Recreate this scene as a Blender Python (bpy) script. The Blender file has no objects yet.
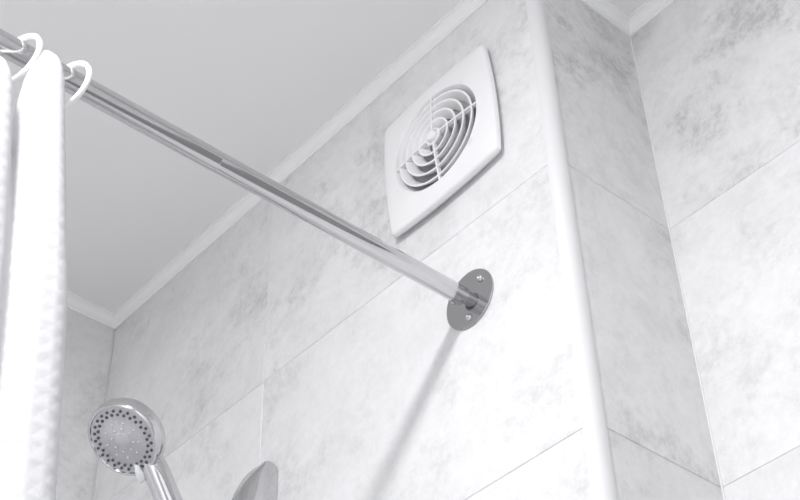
import bpy, bmesh, math, random
from mathutils import Vector, Matrix

# ------------------------------------------------------------------ scene, camera, light
S = bpy.context.scene
C = S.collection
S.view_settings.view_transform = 'Standard'
S.view_settings.look = 'None'
S.view_settings.gamma = 1.0
S.view_settings.use_curve_mapping = False
S.view_settings.exposure = 0.0

ZO = 1.04                                  # survey height zero above the floor
CEIL = 2.50                                # ceiling height
cam_d = bpy.data.cameras.new('camera')
cam_d.sensor_width = 36.0
cam_d.lens = 1439.08 * 36.0 / 800.0
cam_d.clip_start = 0.02
cam = bpy.data.objects.new('camera', cam_d)
C.objects.link(cam)
yaw, pit, rol = -0.8311, 0.7225, -0.0361
cy, sy, cp, sp = math.cos(yaw), math.sin(yaw), math.cos(pit), math.sin(pit)
fw = Vector((sy*cp, cy*cp, sp))
r0 = Vector((cy, -sy, 0.0))
u0 = r0.cross(fw)
rt = math.cos(rol)*r0 + math.sin(rol)*u0
up = -math.sin(rol)*r0 + math.cos(rol)*u0
M = Matrix.Identity(4)
for i in range(3):
    M[i][0], M[i][1], M[i][2] = rt[i], up[i], -fw[i]
M.translation = Vector((0.87, -1.0, -0.2075 + ZO))
cam.matrix_world = M
S.camera = cam

W = bpy.data.worlds.new('world')
S.world = W
W.use_nodes = True
W.node_tree.nodes['Background'].inputs[0].default_value = (0.9, 0.93, 1.0, 1)
W.node_tree.nodes['Background'].inputs[1].default_value = 0.3

ld = bpy.data.lights.new('ceiling_downlight', 'AREA')
ld.shape = 'DISK'
ld.size = 0.18
ld.energy = 31.5
ld.color = (0.995, 0.993, 1.0)
lo = bpy.data.objects.new('ceiling_downlight', ld)
C.objects.link(lo)
lo.location = (0.400, -1.25, CEIL - 0.012)

# ------------------------------------------------------------------ helpers
def mat(name, col=(0.8, 0.8, 0.8), rough=0.5, metal=0.0, **kw):
    m = bpy.data.materials.new(name)
    m.use_nodes = True
    b = m.node_tree.nodes['Principled BSDF']
    b.inputs['Base Color'].default_value = (*col, 1)
    b.inputs['Roughness'].default_value = rough
    b.inputs['Metallic'].default_value = metal
    for k, v in kw.items():
        b.inputs[k].default_value = v
    return m

def mesh_obj(name, verts, faces, m, parent=None, smooth=False):
    me = bpy.data.meshes.new(name)
    me.from_pydata([tuple(v) for v in verts], [], faces)
    bm = bmesh.new(); bm.from_mesh(me)
    bmesh.ops.remove_doubles(bm, verts=bm.verts, dist=1e-6)
    bmesh.ops.recalc_face_normals(bm, faces=bm.faces)
    bm.to_mesh(me); bm.free()
    return link_mesh(name, me, m, parent, smooth)

def link_mesh(name, me, m, parent=None, smooth=False):
    if m and not me.materials:
        me.materials.append(m)
    if smooth:
        for p in me.polygons:
            p.use_smooth = True
        if smooth == 'auto':
            try:
                me.set_sharp_from_angle(angle=math.radians(40))
            except Exception:
                pass
    o = bpy.data.objects.new(name, me)
    C.objects.link(o)
    if parent:
        o.parent = parent
    return o

def tag(o, label=None, cat=None, group=None, kind=None):
    for k, v in (('label', label), ('category', cat), ('group', group), ('kind', kind)):
        if v:
            o[k] = v
    return o

def thing(name, label, cat, loc, group=None):
    o = bpy.data.objects.new(name, None)
    o.empty_display_size = 0.05
    C.objects.link(o)
    o.location = loc
    return tag(o, label, cat, group)

def box_data(x0, x1, y0, y1, z0, z1):
    v = [(x, y, z) for x in (x0, x1) for y in (y0, y1) for z in (z0, z1)]
    f = [(0, 1, 3, 2), (4, 6, 7, 5), (0, 4, 5, 1), (2, 3, 7, 6), (0, 2, 6, 4), (1, 5, 7, 3)]
    return v, f

def frame(axis):
    a = Vector(axis).normalized()
    t = Vector((0, 0, 1)) if abs(a.z) < 0.9 else Vector((1, 0, 0))
    e1 = t.cross(a).normalized()
    e2 = a.cross(e1)
    return e1, e2, a

def lathe(profile, n=48, org=(0, 0, 0), axis=(0, 0, 1)):
    """profile [(radius, height)] turned about axis; zero radii become poles"""
    e1, e2, a = frame(axis)
    org = Vector(org)
    V, F, rows = [], [], []
    for r, h in profile:
        if r < 1e-7:
            rows.append([len(V)]); V.append(org + a*h)
        else:
            rows.append(list(range(len(V), len(V)+n)))
            for i in range(n):
                t = 2*math.pi*i/n
                V.append(org + a*h + e1*(r*math.cos(t)) + e2*(r*math.sin(t)))
    for A, B in zip(rows, rows[1:]):
        if len(A) == 1 and len(B) == 1:
            continue
        for i in range(n):
            j = (i+1) % n
            if len(A) == 1:
                F.append((A[0], B[i], B[j]))
            elif len(B) == 1:
                F.append((A[i], B[0], A[j]))
            else:
                F.append((A[i], B[i], B[j], A[j]))
    return V, F

def tube(path, radii, n=16, closed=False, squash=1.0, up=None):
    path = [Vector(q) for q in path]
    if not hasattr(radii, '__len__'):
        radii = [radii]*len(path)
    V, F = [], []
    k = len(path)
    e1 = None
    for i, q in enumerate(path):
        if closed:
            t = (path[(i+1) % k]-path[i-1]).normalized()
        else:
            t = (path[min(i+1, k-1)]-path[max(i-1, 0)]).normalized()
        if e1 is None:
            base = Vector(up) if up else (Vector((0, 0, 1)) if abs(t.z) < 0.9 else Vector((1, 0, 0)))
            e1 = (base - t*base.dot(t)).normalized()
        else:
            e1 = (e1 - t*e1.dot(t)).normalized()
        e2 = t.cross(e1)
        for j in range(n):
            a = 2*math.pi*j/n
            V.append(q + e1*(radii[i]*math.cos(a)*squash) + e2*(radii[i]*math.sin(a)))
    segs = k if closed else k-1
    for i in range(segs):
        A, B = i*n, ((i+1) % k)*n
        for j in range(n):
            F.append((A+j, A+(j+1) % n, B+(j+1) % n, B+j))
    if not closed:
        F.append(tuple(range(n-1, -1, -1)))
        F.append(tuple(range((k-1)*n, k*n)))
    return V, F

# ------------------------------------------------------------------ materials
def tile_material():
    m = mat('stone_look_tile', (0.8, 0.8, 0.8), 0.42)
    nt = m.node_tree; N = nt.nodes; L = nt.links
    b = N['Principled BSDF']
    tc = N.new('ShaderNodeTexCoord'); oi = N.new('ShaderNodeObjectInfo')
    off = N.new('ShaderNodeVectorMath'); off.operation = 'SCALE'
    off.inputs[0].default_value = (37.0, 53.0, 71.0)
    L.new(oi.outputs['Random'], off.inputs['Scale'])
    add = N.new('ShaderNodeVectorMath'); add.operation = 'ADD'
    L.new(tc.outputs['Object'], add.inputs[0]); L.new(off.outputs[0], add.inputs[1])
    def noise(scale, detail, rough, dist=0.0):
        n = N.new('ShaderNodeTexNoise')
        n.inputs['Scale'].default_value = scale
        n.inputs['Detail'].default_value = detail
        n.inputs['Roughness'].default_value = rough
        n.inputs['Distortion'].default_value = dist
        L.new(add.outputs[0], n.inputs['Vector'])
        return n
    def ramp(src, a, bb):
        r = N.new('ShaderNodeMapRange')
        r.interpolation_type = 'SMOOTHSTEP'
        r.inputs['From Min'].default_value = a
        r.inputs['From Max'].default_value = bb
        L.new(src, r.inputs['Value'])
        return r.outputs['Result']
    def math_(op, a, bb):
        k = N.new('ShaderNodeMath'); k.operation = op
        for s, v in zip(k.inputs, (a, bb)):
            if isinstance(v, (int, float)):
                s.default_value = v
            else:
                L.new(v, s)
        return k.outputs[0]
    cloud = ramp(noise(3.5, 6, 0.6, 0.2).outputs['Fac'], 0.34, 0.68)
    patch = ramp(noise(5.5, 15, 0.70, 0.2).outputs['Fac'], 0.48, 0.62)
    smear = ramp(noise(15.0, 12, 0.80, 0.2).outputs['Fac'], 0.42, 0.68)
    grain = ramp(noise(75, 8, 0.85).outputs['Fac'], 0.36, 0.64)
    # patches break up in the grain, the way a printed stone texture does;
    # how strongly a tile is marked differs from tile to tile (object colour)
    sep = N.new('ShaderNodeSeparateColor'); L.new(oi.outputs['Color'], sep.inputs[0])
    mark = sep.outputs[0]
    pg = math_('MULTIPLY', patch, math_('ADD', 0.30, math_('MULTIPLY', grain, 0.70)))
    f = math_('ADD', math_('MULTIPLY', math_('MULTIPLY', pg, mark), 0.85), math_('MULTIPLY', cloud, 0.20))
    f = math_('ADD', f, math_('MULTIPLY', math_('MULTIPLY', smear, mark), 0.34))
    f = math_('ADD', f, math_('MULTIPLY', grain, 0.14))
    mix = N.new('ShaderNodeMix'); mix.data_type = 'RGBA'
    mix.clamp_factor = True
    L.new(f, mix.inputs['Factor'])
    mix.inputs[6].default_value = (0.84, 0.84, 0.85, 1)
    mix.inputs[7].default_value = (0.50, 0.495, 0.50, 1)
    L.new(mix.outputs[2], b.inputs['Base Color'])
    bp = N.new('ShaderNodeBump'); bp.inputs['Strength'].default_value = 0.12
    bp.inputs['Distance'].default_value = 0.002
    L.new(grain, bp.inputs['Height']); L.new(bp.outputs[0], b.inputs['Normal'])
    return m

def plaster_material(name, col):
    m = mat(name, col, 0.85)
    nt = m.node_tree; N = nt.nodes; L = nt.links
    n = N.new('ShaderNodeTexNoise'); n.inputs['Scale'].default_value = 120
    n.inputs['Detail'].default_value = 4
    bp = N.new('ShaderNodeBump'); bp.inputs['Strength'].default_value = 0.05
    bp.inputs['Distance'].default_value = 0.001
    L.new(n.outputs['Fac'], bp.inputs['Height'])
    L.new(bp.outputs[0], N['Principled BSDF'].inputs['Normal'])
    return m

def fabric_material():
    m = mat('waffle_curtain_fabric', (0.86, 0.86, 0.87), 0.9)
    nt = m.node_tree; N = nt.nodes; L = nt.links
    b = N['Principled BSDF']
    tc = N.new('ShaderNodeTexCoord')
    mp = N.new('ShaderNodeMapping'); mp.inputs['Scale'].default_value = (1, 1, 1)
    L.new(tc.outputs['UV'], mp.inputs['Vector'])
    sep = N.new('ShaderNodeSeparateXYZ'); L.new(mp.outputs[0], sep.inputs[0])
    def wave(out, freq):
        k = N.new('ShaderNodeMath'); k.operation = 'MULTIPLY'; k.inputs[1].default_value = freq
        L.new(out, k.inputs[0])
        s = N.new('ShaderNodeMath'); s.operation = 'SINE'; L.new(k.outputs[0], s.inputs[0])
        return s.outputs[0]
    wx = wave(sep.outputs[0], 2*math.pi/0.015); wy = wave(sep.outputs[1], 2*math.pi/0.017)
    mul = N.new('ShaderNodeMath'); mul.operation = 'MAXIMUM'
    L.new(wx, mul.inputs[0]); L.new(wy, mul.inputs[1])
    ns = N.new('ShaderNodeTexNoise'); ns.inputs['Scale'].default_value = 45
    ns.inputs['Detail'].default_value = 5
    L.new(mp.outputs[0], ns.inputs['Vector'])
    ad = N.new('ShaderNodeMath'); ad.operation = 'ADD'
    L.new(mul.outputs[0], ad.inputs[0])
    k2 = N.new('ShaderNodeMath'); k2.operation = 'MULTIPLY'; k2.inputs[1].default_value = 5.0
    L.new(ns.outputs['Fac'], k2.inputs[0]); L.new(k2.outputs[0], ad.inputs[1])
    bp = N.new('ShaderNodeBump'); bp.inputs['Strength'].default_value = 0.20
    bp.inputs['Distance'].default_value = 0.0016
    L.new(ad.outputs[0], bp.inputs['Height']); L.new(bp.outputs[0], b.inputs['Normal'])
    tr = N.new('ShaderNodeBsdfTranslucent'); tr.inputs['Color'].default_value = (0.86, 0.86, 0.88, 1)
    L.new(bp.outputs[0], tr.inputs['Normal'])
    mx = N.new('ShaderNodeMixShader'); mx.inputs[0].default_value = 0.4
    L.new(b.outputs[0], mx.inputs[1]); L.new(tr.outputs[0], mx.inputs[2])
    L.new(mx.outputs[0], N['Material Output'].inputs['Surface'])
    return m

TILE = tile_material()
GROUT = mat('grout', (0.74, 0.74, 0.75), 0.9)
CAULK = mat('white_sealant', (0.76, 0.76, 0.77), 0.6)
CEILM = plaster_material('ceiling_paint', (0.90, 0.90, 0.90))
CORN = mat('cornice_foam', (0.91, 0.91, 0.91), 0.8)
PAINT = plaster_material('wall_paint', (0.85, 0.85, 0.86))
REFLM = mat('dark_reflection_panel', (0.24, 0.238, 0.235), 0.4)  # for the unseen panel that darkens the rod's reflection
FLOORM = mat('floor_stone', (0.80, 0.80, 0.80), 0.5)
PVC = mat('white_trim_plastic', (0.74, 0.74, 0.75), 0.35)
FANP = mat('white_fan_plastic', (0.85, 0.85, 0.86), 0.38)
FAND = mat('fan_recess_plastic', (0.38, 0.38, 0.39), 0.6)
CHROME = mat('polished_chrome', (0.60, 0.60, 0.61), 0.10, 1.0)
DCHROME = mat('flange_chrome', (0.47, 0.47, 0.48), 0.14, 1.0)
SATIN = mat('satin_shower_face', (0.56, 0.56, 0.59), 0.40, 0.5)
RUBBER = mat('grey_rubber_nozzle', (0.09, 0.09, 0.10), 0.6)
NOZW = mat('pale_nozzle', (0.75, 0.75, 0.78), 0.25, 0.6)
RINGP = mat('white_ring_plastic', (0.95, 0.95, 0.95), 0.3)
LEVER = mat('clear_lever_plastic', (0.86, 0.87, 0.90), 0.25)
FABRIC = fabric_material()

# ------------------------------------------------------------------ survey numbers (metres)
XL, XV, XT, XR, YR = -1.0066, -0.5338, 0.0540, 0.0689, 0.2109
XE, YB = 1.35, -1.85                         # right-hand and rear walls, out of view
J1, J2 = 1.0518 + ZO, 0.6572 + ZO            # the two horizontal joints in view
TH = J1 - J2
rows = [J1 + 0.405]                          # tile courses from the ceiling down
z = J1
while z > 0.02:
    rows.append(z); z -= TH
rows.append(0.0)
rows[0] = CEIL - 0.002
GAP = 0.0015
REC = 0.0011                                 # grout set back behind the tile face

def struct(name, data, m, parent=None):
    o = mesh_obj(name, *data, m, parent)
    if parent is None:
        o['kind'] = 'structure'
    return o

struct('floor', box_data(XL-0.1, XE+0.1, YB-0.1, YR+0.1, -0.08, 0.0), FLOORM)
struct('ceiling', box_data(XL-0.1, XE+0.1, YB-0.1, YR+0.1, CEIL, CEIL+0.08), CEILM)
w_main = struct('wall_front', box_data(XL-0.06, XT-0.002, REC, 0.07, 0, CEIL), GROUT)
w_left = struct('wall_left', box_data(XL-0.06, XL-REC, YB, REC, 0, CEIL), GROUT)
w_ret = struct('wall_return', box_data(XT-0.002, XR-REC, 0.0145, YR+0.06, 0, CEIL), GROUT)
w_rec = struct('wall_recess', box_data(XR-REC, XE+0.06, YR+REC, YR+0.06, 0, CEIL), GROUT)
struct('wall_right', box_data(XE, XE+0.06, YB, YR+REC, 0, CEIL), PAINT)
struct('wall_rear', box_data(XL-0.06, XE+0.06, YB-0.06, YB, 0, CEIL), PAINT)

struct('rod_reflection_panel_1', box_data(0.40, 1.10, YR-0.03, YR-0.001, 0.005, 2.03), REFLM)  # unseen dark panel, added so the chrome rod reflects a grey band
tile_cache = {}
def tile(parent, u0, u1, z0, z1, plane, at):
    """one ceramic tile; plane 'y' faces -y at y=at, plane 'x' faces +x at x=at"""
    w, h = (u1-u0)/2 - GAP/2, (z1-z0)/2 - GAP/2
    key = (plane, round(w, 4), round(h, 4))
    if key not in tile_cache:
        c, t = 0.0009, 0.006
        V, F = [], []
        for (dw, dd) in ((0, t), (0, c), (c, 0)):
            for sx, sz in ((-1, -1), (1, -1), (1, 1), (-1, 1)):
                a, bz = sx*(w-dw), sz*(h-dw)
                V.append((a, dd, bz) if plane == 'y' else (-dd, a, bz))
        for k in (0, 4):
            for i in range(4):
                j = (i+1) % 4
                F.append((k+i, k+j, k+4+j, k+4+i))
        F += [(8, 9, 10, 11), (3, 2, 1, 0)]
        me = bpy.data.meshes.new('tile')
        me.from_pydata(V, [], F)
        bm = bmesh.new(); bm.from_mesh(me)
        bmesh.ops.recalc_face_normals(bm, faces=bm.faces); bm.to_mesh(me); bm.free()
        tile_cache[key] = me
    o = link_mesh('tile', tile_cache[key], TILE, parent)
    uc, zc = (u0+u1)/2, (z0+z1)/2
    o.location = (uc, at, zc) if plane == 'y' else (at, uc, zc)
    return o

def course(parent, cols, plane, at, marks=((0.5,),), zlist=rows):
    for r, (za, zb) in enumerate(zip(zlist, zlist[1:])):
        mk = marks[min(r, len(marks)-1)]
        for c, (ua, ub) in enumerate(zip(cols, cols[1:])):
            t = tile(parent, ua, ub, zb, za, plane, at)
            k = mk[min(c, len(mk)-1)]
            t.color = (k, k, k, 1)

course(w_main, [XL + 0.001, XV, XT], 'y', 0.0, ((0.60, 0.80), (0.45, 0.45), (0.42, 0.38)))
course(w_ret, [0.0168, YR + 0.0008], 'x', XR, ((1.0,), (0.90,), (0.7,)))
course(w_rec, [XR - 0.0006, 0.66, 1.25, XE], 'y', YR, ((0.9,), (0.40,), (0.50,)))
course(w_left, [YB, -1.27, -0.68, -0.09 - 0.0, 0.0][0:3] + [-0.001], 'x', XL)

# sealant bead in the recess corner
struct('trim_6', tube([(XR + 0.0003, YR - 0.0003, 0), (XR + 0.0003, YR - 0.0003, CEIL - 0.02)], 0.0016, 8), CAULK)

# quarter-round corner trim on the outside corner
def corner_trim():
    rr = 0.0150
    cx_, cy_ = XT, 0.0150
    prof = [(XT - 0.0012, 0.004), (XT - 0.0012, -0.0012)]
    for i in range(13):
        a = math.pi/2 * i/12
        prof.append((cx_ + (rr+0.0012)*math.sin(a), cy_ - (rr+0.0012)*math.cos(a)))
    prof += [(XR + 0.0012, 0.0178), (XR - 0.004, 0.0178)]
    n = len(prof)
    V = [(x, y, 0.0) for x, y in prof] + [(x, y, CEIL - 0.015) for x, y in prof]
    F = [(i, (i+1) % n, n+(i+1) % n, n+i) for i in range(n)] + [tuple(range(n)), tuple(range(2*n-1, n-1, -1))]
    o = mesh_obj('trim_5', V, F, PVC, smooth='auto')
    o['kind'] = 'structure'
corner_trim()

# small cove cornice, mitred at the corners (every corner offsets by +d, -d)
CPROF = [(0.0, -0.0212), (0.0030, -0.0212), (0.0034, -0.0186), (0.0050, -0.0178)]
for i in range(1, 9):
    a = math.pi/2 * i/9
    CPROF.append((0.0050 + 0.0090*(1-math.cos(a)), -0.0178 + 0.0128*math.sin(a)))
CPROF += [(0.0142, -0.0044), (0.0148, -0.0030), (0.0175, -0.0026), (0.0178, 0.0), (0.0, 0.0)]
def cornice(name, a, b):
    n = len(CPROF)
    V = []
    for (px, py, mx_, my_) in (a, b):
        V += [(px + mx_*d, py + my_*d, CEIL + h) for d, h in CPROF]
    F = [(i, (i+1) % n, n+(i+1) % n, n+i) for i in range(n)] + [tuple(range(n)), tuple(range(2*n-1, n-1, -1))]
    o = mesh_obj(name, V, F, CORN, smooth='auto')
    o['kind'] = 'structure'
cornice('trim_1', (XL, YB, 1, 0), (XL, 0, 1, -1))
cornice('trim_2', (XL, 0, 1, -1), (XR, 0, 1, -1))
cornice('trim_3', (XR, 0, 1, -1), (XR, YR, 1, -1))
cornice('trim_4', (XR, YR, 1, -1), (XE, YR, 0, -1))

# ------------------------------------------------------------------ extractor fan
FC = Vector((-0.1245, 0.0, 1.2280 + ZO))
fan = thing('extractor_fan', 'square white plastic extractor fan with round ringed grille high on the tiled wall',
            'fan', FC)
fan.rotation_euler = (0, math.radians(-2.3), 0)
HW, HH, BULGE, RH = 0.1065, 0.1085, 0.0055, 0.0830
def fan_plate():
    nseg = 144
    # outline: four bowed sides with rounded corners
    out = []
    rc = 0.0045
    def side(s):            # s in [-1,1]: bow outwards
        return BULGE*(1-s*s)
    raw = []
    K = 24
    for q in range(4):
        ang = q*math.pi/2
        along, dist = (HH, HW) if q % 2 == 0 else (HW, HH)
        for i in range(K+1):
            s = -1 + 2*i/K
            lim = 1 - rc/along
            ss = s*lim
            px, py = dist + side(s), ss*along
            raw.append((px*math.cos(ang)-py*math.sin(ang), px*math.sin(ang)+py*math.cos(ang)))
        # corner arc
        cx0, cy0 = dist - rc, along*(1 - rc/along)
        for i in range(1, 6):
            t = math.pi/2*i/6
            px, py = cx0 + rc*math.cos(t), cy0 + rc*math.sin(t)
            raw.append((px*math.cos(ang)-py*math.sin(ang), px*math.sin(ang)+py*math.cos(ang)))
    def radius_at(t):
        dx, dy = math.cos(t), math.sin(t)
        best = 0.1
        for (ax, ay), (bx, by) in zip(raw, raw[1:]+raw[:1]):
            ex, ey = bx-ax, by-ay
            det = -dx*ey + dy*ex
            if abs(det) < 1e-12:
                continue
            k = (-ax*ey + ay*ex)/det
            s = (dx*ay - dy*ax)/det
            if -1e-6 <= s <= 1+1e-6 and k > 0:
                best = k
        return best
    R = [radius_at(2*math.pi*i/nseg) for i in range(nseg)]
    # (blend from hole to outline, outline scale, depth in front of the wall)
    levels = [(0.0, 0.984, 0.0062), (0.0, 0.984, 0.0185), (0.02, 0.984, 0.0195), (0.25, 0.984, 0.0192),
              (0.6, 0.984, 0.0184), (0.90, 0.984, 0.0172), (0.97, 0.986, 0.0164), (1.0, 0.990, 0.0148),
              (1.0, 1.0, 0.0112), (1.0, 1.0, 0.0085), (1.0, 0.975, 0.0078), (1.0, 0.935, 0.0070), (1.0, 0.930, 0.0002)]
    V, F = [], []
    for t, sc, dep in levels:
        for i in range(nseg):
            a = 2*math.pi*i/nseg
            r = RH + (R[i]*sc - RH)*t if dep > 0.0066 or t > 0 else RH - 0.0075
            V.append((r*math.cos(a), -dep, r*math.sin(a)))
    for k in range(len(levels)-1):
        for i in range(nseg):
            j = (i+1) % nseg
            F.append((k*nseg+i, k*nseg+j, (k+1)*nseg+j, (k+1)*nseg+i))
    return V, F
mesh_obj('face_plate', *fan_plate(), FANP, fan, smooth='auto')
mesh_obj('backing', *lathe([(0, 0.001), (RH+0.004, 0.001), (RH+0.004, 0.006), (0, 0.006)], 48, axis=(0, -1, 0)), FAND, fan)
def dome(r):
    return 0.0185 + 0.0055*(1-(r/RH)**2)
# funnel-shaped louvre rings: wide at the front, narrower towards the wall
for r in (0.0290, 0.0440, 0.0590, 0.0740):
    h, w = dome(r), 0.0014
    mesh_obj('grille_ring', *lathe([(r-w, h), (r+w, h), (r+w, h-0.0016), (r-0.0085+w, h-0.0120), (r-0.0085-w, h-0.0120),
                                    (r-w*1.6, h-0.0010), (r-w, h)], 96, axis=(0, -1, 0)), FANP, fan, smooth='auto')
d0 = dome(0)
mesh_obj('hub', *lathe([(0.0075, d0-0.0125), (0.0085, d0-0.0125), (0.0140, d0-0.0015), (0.0135, d0), (0.0115, d0), (0.0090, d0-0.0035),
                        (0.0080, d0-0.0035), (0.0078, d0+0.0022), (0.0068, d0+0.0034), (0, d0+0.0040)], 48, axis=(0, -1, 0)),
         FANP, fan, smooth='auto')
for q in range(4):
    a = q*math.pi/2
    ux, uz = math.cos(a), math.sin(a)
    V, F = [], []
    K = 10
    for i in range(K+1):
        r = 0.011 + (RH + 0.0006 - 0.011)*i/K
        h = dome(r) + 0.0006
        for s, d in ((-1, -0.006), (1, -0.006), (1, 0), (-1, 0)):
            V.append((ux*r - uz*s*0.0015, -(h+d), uz*r + ux*s*0.0015))
    for i in range(K):
        for j in range(4):
            F.append((4*i+j, 4*i+(j+1) % 4, 4*i+4+(j+1) % 4, 4*i+4+j))
    F += [(0, 1, 2, 3), (4*K+3, 4*K+2, 4*K+1, 4*K)]
    mesh_obj('spoke', V, F, FANP, fan)

# ------------------------------------------------------------------ curtain rod
RX, RZ = -0.1005, 0.9310 + ZO
rod = thing('shower_curtain_rod', 'polished chrome shower curtain rod screwed to the tiled wall by a round flange',
            'curtain rod', (RX, 0, RZ))
def rp(name, prof, m, org=(0, 0, 0), axis=(0, -1, 0), n=48):
    return mesh_obj(name, *lathe(prof, n, org, axis), m, rod, smooth='auto')
LEN = -YB
rp('tube', [(0.0, 0.0105), (0.0100, 0.0105), (0.0120, 0.0112), (0.0123, 0.013), (0.0123, 0.42), (0, 0.42)], CHROME)
rp('outer_tube', [(0.0, 0.385), (0.0123, 0.385), (0.0124, 0.3852), (0.0125, 0.386), (0.0125, LEN-0.02), (0, LEN-0.02)], CHROME)
def flange(org, axis):
    fl = rp('flange', [(0, 0.0), (0.0416, 0.0), (0.0418, 0.0005), (0.0418, 0.0024), (0.0412, 0.0030), (0, 0.0040)],
            DCHROME, org, axis, 72)
    mesh_obj('collar', *lathe([(0, 0.0038), (0.0092, 0.0038), (0.0092, 0.019), (0, 0.019)], 40, org, axis),
             DCHROME, fl, smooth='auto')
    sgn = -1 if axis[1] < 0 else 1
    for ang in (39, 154, 266):
        a = math.radians(ang)
        o = (org[0] + 0.0290*math.cos(a), org[1], org[2] + 0.0290*math.sin(a))
        s = mesh_obj('screw', *lathe([(0.0050, 0.0030), (0.0050, 0.0044), (0.0036, 0.0064), (0.0016, 0.0070), (0.0012, 0.0058), (0, 0.0058)], 20, o, axis),
                     CHROME, fl, smooth=True)
flange((0.0020, 0, -0.0006), (0, -1, 0))
flange((0, -LEN, 0), (0, 1, 0))

# ------------------------------------------------------------------ shower slide bar with top bracket
bar = thing('shower_slide_bar', 'chrome shower rail bracket with rounded top on the wall beside the hand shower',
            'shower rail', (-0.513, 0, 0.8085 + ZO))
def bracket(zt, flip=1):
    # side profile (y, z) of the arched bracket, extruded across its width with eased edges
    pr = [(-0.0005, 0.8715), (-0.0030, 0.8765), (-0.0080, 0.8795), (-0.0150, 0.8800), (-0.0210, 0.8765), (-0.0285, 0.8640),
          (-0.0352, 0.8500), (-0.0405, 0.8380), (-0.0452, 0.8250), (-0.0482, 0.8110), (-0.0500, 0.7950), (-0.0505, 0.7780),
          (-0.0490, 0.7620), (-0.0430, 0.7520), (-0.0330, 0.7480), (-0.0005, 0.7470)]
    pts = [(y, (z - 0.80)*flip + zt) for y, z in pr]
    cyy = sum(q[0] for q in pts)/len(pts); czz = sum(q[1] for q in pts)/len(pts)
    V, F = [], []
    n = len(pts)
    lay = [(-0.0235, 0.0045), (-0.0222, 0.0018), (-0.0195, 0.0), (0.0195, 0.0), (0.0222, 0.0018), (0.0235, 0.0045)]
    for x, ins in lay:
        for y, z_ in pts:
            d = Vector((cyy-y, czz-z_)); d.normalize()
            V.append((x, min(y + d.x*ins, -0.0002) if y < -0.001 else y, z_ + d.y*ins))
    for k in range(len(lay)-1):
        for i in range(n):
            j = (i+1) % n
            F.append((k*n+i, k*n+j, (k+1)*n+j, (k+1)*n+i))
    F += [tuple(range(n)), tuple(range(len(lay)*n-1, (len(lay)-1)*n-1, -1))]
    return V, F
mesh_obj('bracket', *bracket(0.0), CHROME, bar, smooth='auto')
mesh_obj('bracket', *bracket(-0.62, -1), CHROME, bar, smooth='auto')
mesh_obj('rail', *tube([(0, -0.032, -0.03), (0, -0.032, -0.60)], 0.0095, 24), CHROME, bar, smooth='auto')
HOLD = Vector((-0.516, -0.080, 0.655 + ZO))
sl = mesh_obj('slider', *tube([(0, -0.032, -0.145), (0, -0.032, -0.085)], 0.0165, 28), CHROME, bar, smooth='auto')

# ------------------------------------------------------------------ hand shower
H = Vector((-0.531, -0.2215, 0.8550 + ZO))
hand = thing('hand_shower', 'round chrome hand shower head with dark nozzles below the left ceiling corner',
             'shower head', H)
nrm = Vector((0.11, -0.54, -0.80)).normalized()
HS = 1.065
def hp(name, prof, m, org=(0, 0, 0), axis=None, n=56, parent=None, smooth='auto'):
    return mesh_obj(name, *lathe([(r*HS, h) for r, h in prof], n, org, axis or nrm), m, parent or hand, smooth=smooth)
hp('head_shell', [(0.0440, -0.0005), (0.0450, 0.0012), (0.0470, 0.0014), (0.0488, -0.0004), (0.0497, -0.0045), (0.0500, -0.0105),
                  (0.0496, -0.0165), (0.0470, -0.0230), (0.0410, -0.0295), (0.0310, -0.0345), (0.0180, -0.0375), (0, -0.0385)], CHROME, n=72)
face = hp('spray_face', [(0, 0.0012), (0.0120, 0.0012), (0.0130, 0.0004), (0.0250, 0.0004), (0.0258, -0.0002), (0.0446, -0.0002), (0.0448, -0.003)], SATIN, n=72)
hp('spray_disc', [(0.0100, 0.0010), (0.0100, 0.0021), (0.0090, 0.0027), (0, 0.0029)], SATIN, parent=face)
e1, e2, _ = frame(nrm)
nz_me = bpy.data.meshes.new('nozzle')
nv, nf = lathe([(0.0021, -0.0004), (0.0020, 0.0012), (0.0012, 0.0019), (0, 0.0020)], 10, axis=nrm)
nz_me.from_pydata([tuple(v) for v in nv], [], nf); nz_me.materials.append(RUBBER)
nw_me = bpy.data.meshes.new('nozzle')
nv, nf = lathe([(0.0013, -0.0004), (0.0012, 0.0012), (0.0007, 0.0017), (0, 0.0018)], 8, axis=nrm)
nw_me.from_pydata([tuple(v) for v in nv], [], nf); nw_me.materials.append(NOZW)
for i in range(25):
    for rr, da in ((0.0418, 0.0), (0.0364, 0.5)):
        a = 2*math.pi*(i+da)/25
        o = link_mesh('nozzle', nz_me, None, face)
        o.location = (e1*math.cos(a) + e2*math.sin(a))*rr
for cnt, rr in ((9, 0.0245), (8, 0.0160)):
    for i in range(cnt):
        a = 2*math.pi*(i+0.3)/cnt
        o = link_mesh('nozzle', nw_me, None, face)
        o.location = (e1*math.cos(a) + e2*math.sin(a))*rr + nrm*0.0006
# handle: leaves the back of the head and runs down to the slider
hdir = (HOLD - H).normalized()
hperp = (hdir - nrm*hdir.dot(nrm)).normalized()     # in the plane of the face, towards the handle
hside = nrm.cross(hperp)
p0 = -nrm*0.026 + hperp*0.022
p1 = -nrm*0.0200 + hperp*0.048
end = HOLD - H
path, rad = [], []
for i in range(15):
    t = i/14
    a = p0.lerp(p1, t); b = p1.lerp(end, t)
    q = a.lerp(b, t)
    path.append(q)
    rad.append(0.0110 + 0.0062*min(1.0, t/0.35) if t < 0.63 else 0.0172 - 0.0040*(t-0.63)/0.37)
path.append(end + (end - path[-2]).normalized()*0.03); rad.append(0.0115)
mesh_obj('handle', *tube(path, rad, 28, up=hside), CHROME, hand, smooth='auto')
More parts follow.
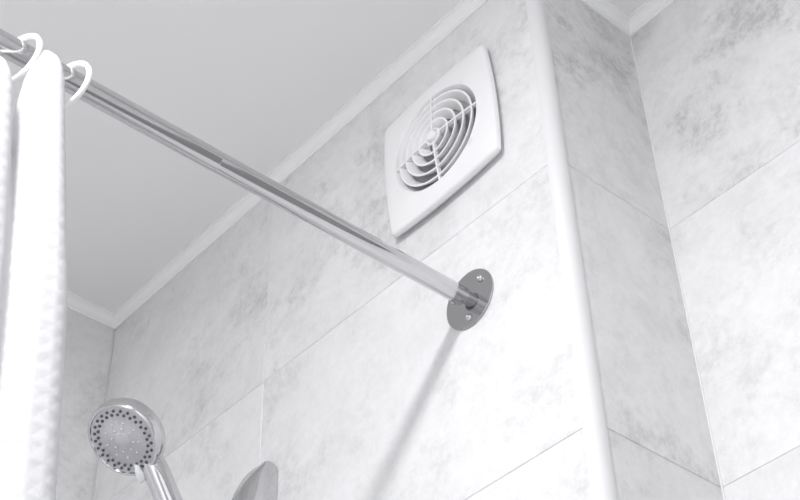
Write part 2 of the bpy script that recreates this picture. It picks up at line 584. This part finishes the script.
# spray selector tab standing over the lower rim
tdir = (hperp*0.95 - hside*0.28).normalized()
V, F = [], []
for s, w, hgt in ((0.0350, 0.0020, 0.0012), (0.0420, 0.0042, 0.0045), (0.0510, 0.0058, 0.0062), (0.0590, 0.0060, 0.0050), (0.0615, 0.0044, 0.0020)):
    for sd, top in ((-1, 0), (-1, 1), (1, 1), (1, 0)):
        V.append(tdir*s + hside*(sd*w*(0.8 if top else 1)) + nrm*(hgt if top else -0.001 - (0.004 if s > 0.05 else 0)))
for i in range(4):
    for j in range(4):
        F.append((4*i+j, 4*i+(j+1) % 4, 4*i+4+(j+1) % 4, 4*i+4+j))
F += [(0, 1, 2, 3), (19, 18, 17, 16)]
tag(mesh_obj('selector_lever', V, F, LEVER, hand, smooth='auto'), label='pale plastic spray selector tab')
# slider cup that grips the handle
u = (path[-2]-path[-3]).normalized()
cup = lathe([(0.0150, -0.014), (0.0185, -0.014), (0.0185, 0.016), (0.0150, 0.016), (0.0150, -0.014)], 32,
            HOLD - Vector(bar.location) + u*0.006, tuple(u))
mesh_obj('holder_cup', *cup, CHROME, sl, smooth='auto')

# ------------------------------------------------------------------ curtain and rings
PITCH = 0.058
Y_PK = -0.612                                 # crest of the first fold
NF = 6
def curtain():
    V, F, UV = [], [], []
    NU, NV = 40*NF, 150
    top, bot = RZ - 0.007, 0.35
    prev = None; arc = [0.0]
    drops = [0.0, 0.046, 0.012, 0.034, 0.008, 0.03, 0.0, 0.0]
    def drop(s):
        i = int(math.floor(s)); f = s - i
        prv = drops[i-1] if i else drops[0]
        nxt = drops[i+1]
        # level across each fold, easing into the neighbours in the valleys
        if f < 0.15:
            t = (f + 0.15)/0.30; t = t*t*(3-2*t); return prv + (drops[i]-prv)*t
        if f > 0.85:
            t = (f - 0.85)/0.30; t = t*t*(3-2*t); return drops[i] + (nxt-drops[i])*t
        return drops[i]
    def lobe(s):
        return 1 - abs(math.cos(math.pi*s))**3.2
    def pos(s, d):
        # s runs along the folds (crests at .5, 1.5, ...), d is the drop below the hem
        k = min(1.0, d/0.30)
        amp = 0.043 - 0.028*k
        x = RX - 0.008 + 0.037*k + amp*lobe(s) + 0.004*math.sin(d*5 + s)*k
        y = Y_PK - (s-0.5)*PITCH + 0.006*math.sin(2*math.pi*s)*(1-0.6*k)
        y += 0.108*d + 0.003*math.sin(d*6.0 + 1.3*s)*k
        return x, y
    for i in range(NU+1):
        s = 0.17 + (NF-0.17)*i/NU
        if i:
            a, b = pos(s, 0.3), pos(0.17 + (NF-0.17)*(i-1)/NU, 0.3)
            arc.append(arc[-1] + math.hypot(a[0]-b[0], a[1]-b[1]))
        # the hem rides up on the crest of each fold and sags between the rings
        hem = top - 0.105*abs(math.cos(math.pi*s))**2.8 - drop(s)
        for j in range(NV+1):
            d = (hem - bot)*(j/NV)**1.15
            x, y = pos(s, d + top - hem)
            # soft backward roll at the very top of the fold
            roll = 0.010*math.exp(-d/0.006)
            V.append((x - roll*lobe(s), y, hem - d))
            UV.append((arc[i], d + top - hem))
    n = NV+1
    for i in range(NU):
        for j in range(NV):
            F.append((i*n+j, (i+1)*n+j, (i+1)*n+j+1, i*n+j+1))
    me = bpy.data.meshes.new('fabric')
    me.from_pydata(V, [], F)
    uv = me.uv_layers.new(name='UVMap')
    for lp in me.loops:
        uv.data[lp.index].uv = UV[lp.vertex_index]
    o = link_mesh('shower_curtain', me, FABRIC, None, smooth=True)
    md = o.modifiers.new('thickness', 'SOLIDIFY'); md.thickness = 0.0016; md.offset = 0
    return tag(o, 'white waffle fabric shower curtain hanging in folds from the chrome rod', 'curtain')
curtain()

def curtain_ring(y, label, tilt):
    R_ = 0.0315; tr = 0.0031
    t = thing('curtain_ring', label, 'curtain ring', (RX + 0.001, y, RZ + 0.0136 - (R_ - tr)), 'white plastic curtain rings')
    t.rotation_euler = (0, 0, math.radians(tilt))
    pts = []
    for i in range(40):
        a = math.radians(128 + 262*i/39)
        pts.append((R_*math.cos(a), 0, R_*math.sin(a)))
    mesh_obj('hoop', *tube(pts, tr, 12, up=(0, 1, 0)), RINGP, t, smooth='auto')
    # the thicker clip that snaps over the rod and meets the hoop at a visible joint
    pts, rad = [], []
    for i in range(17):
        a = math.radians(34 + 100*i/16)
        pts.append((R_*math.cos(a), 0, R_*math.sin(a)))
        rad.append(tr*(1.22 if 0 < i < 16 else 0.95))
    mesh_obj('clasp', *tube(pts, rad, 12, up=(0, 1, 0)), RINGP, t, smooth='auto')
    return t
curtain_ring(-0.5770, 'white plastic curtain ring at the free end of the curtain', 18)
curtain_ring(-0.5770 - PITCH, 'white plastic curtain ring between two curtain folds at the left edge', 18)
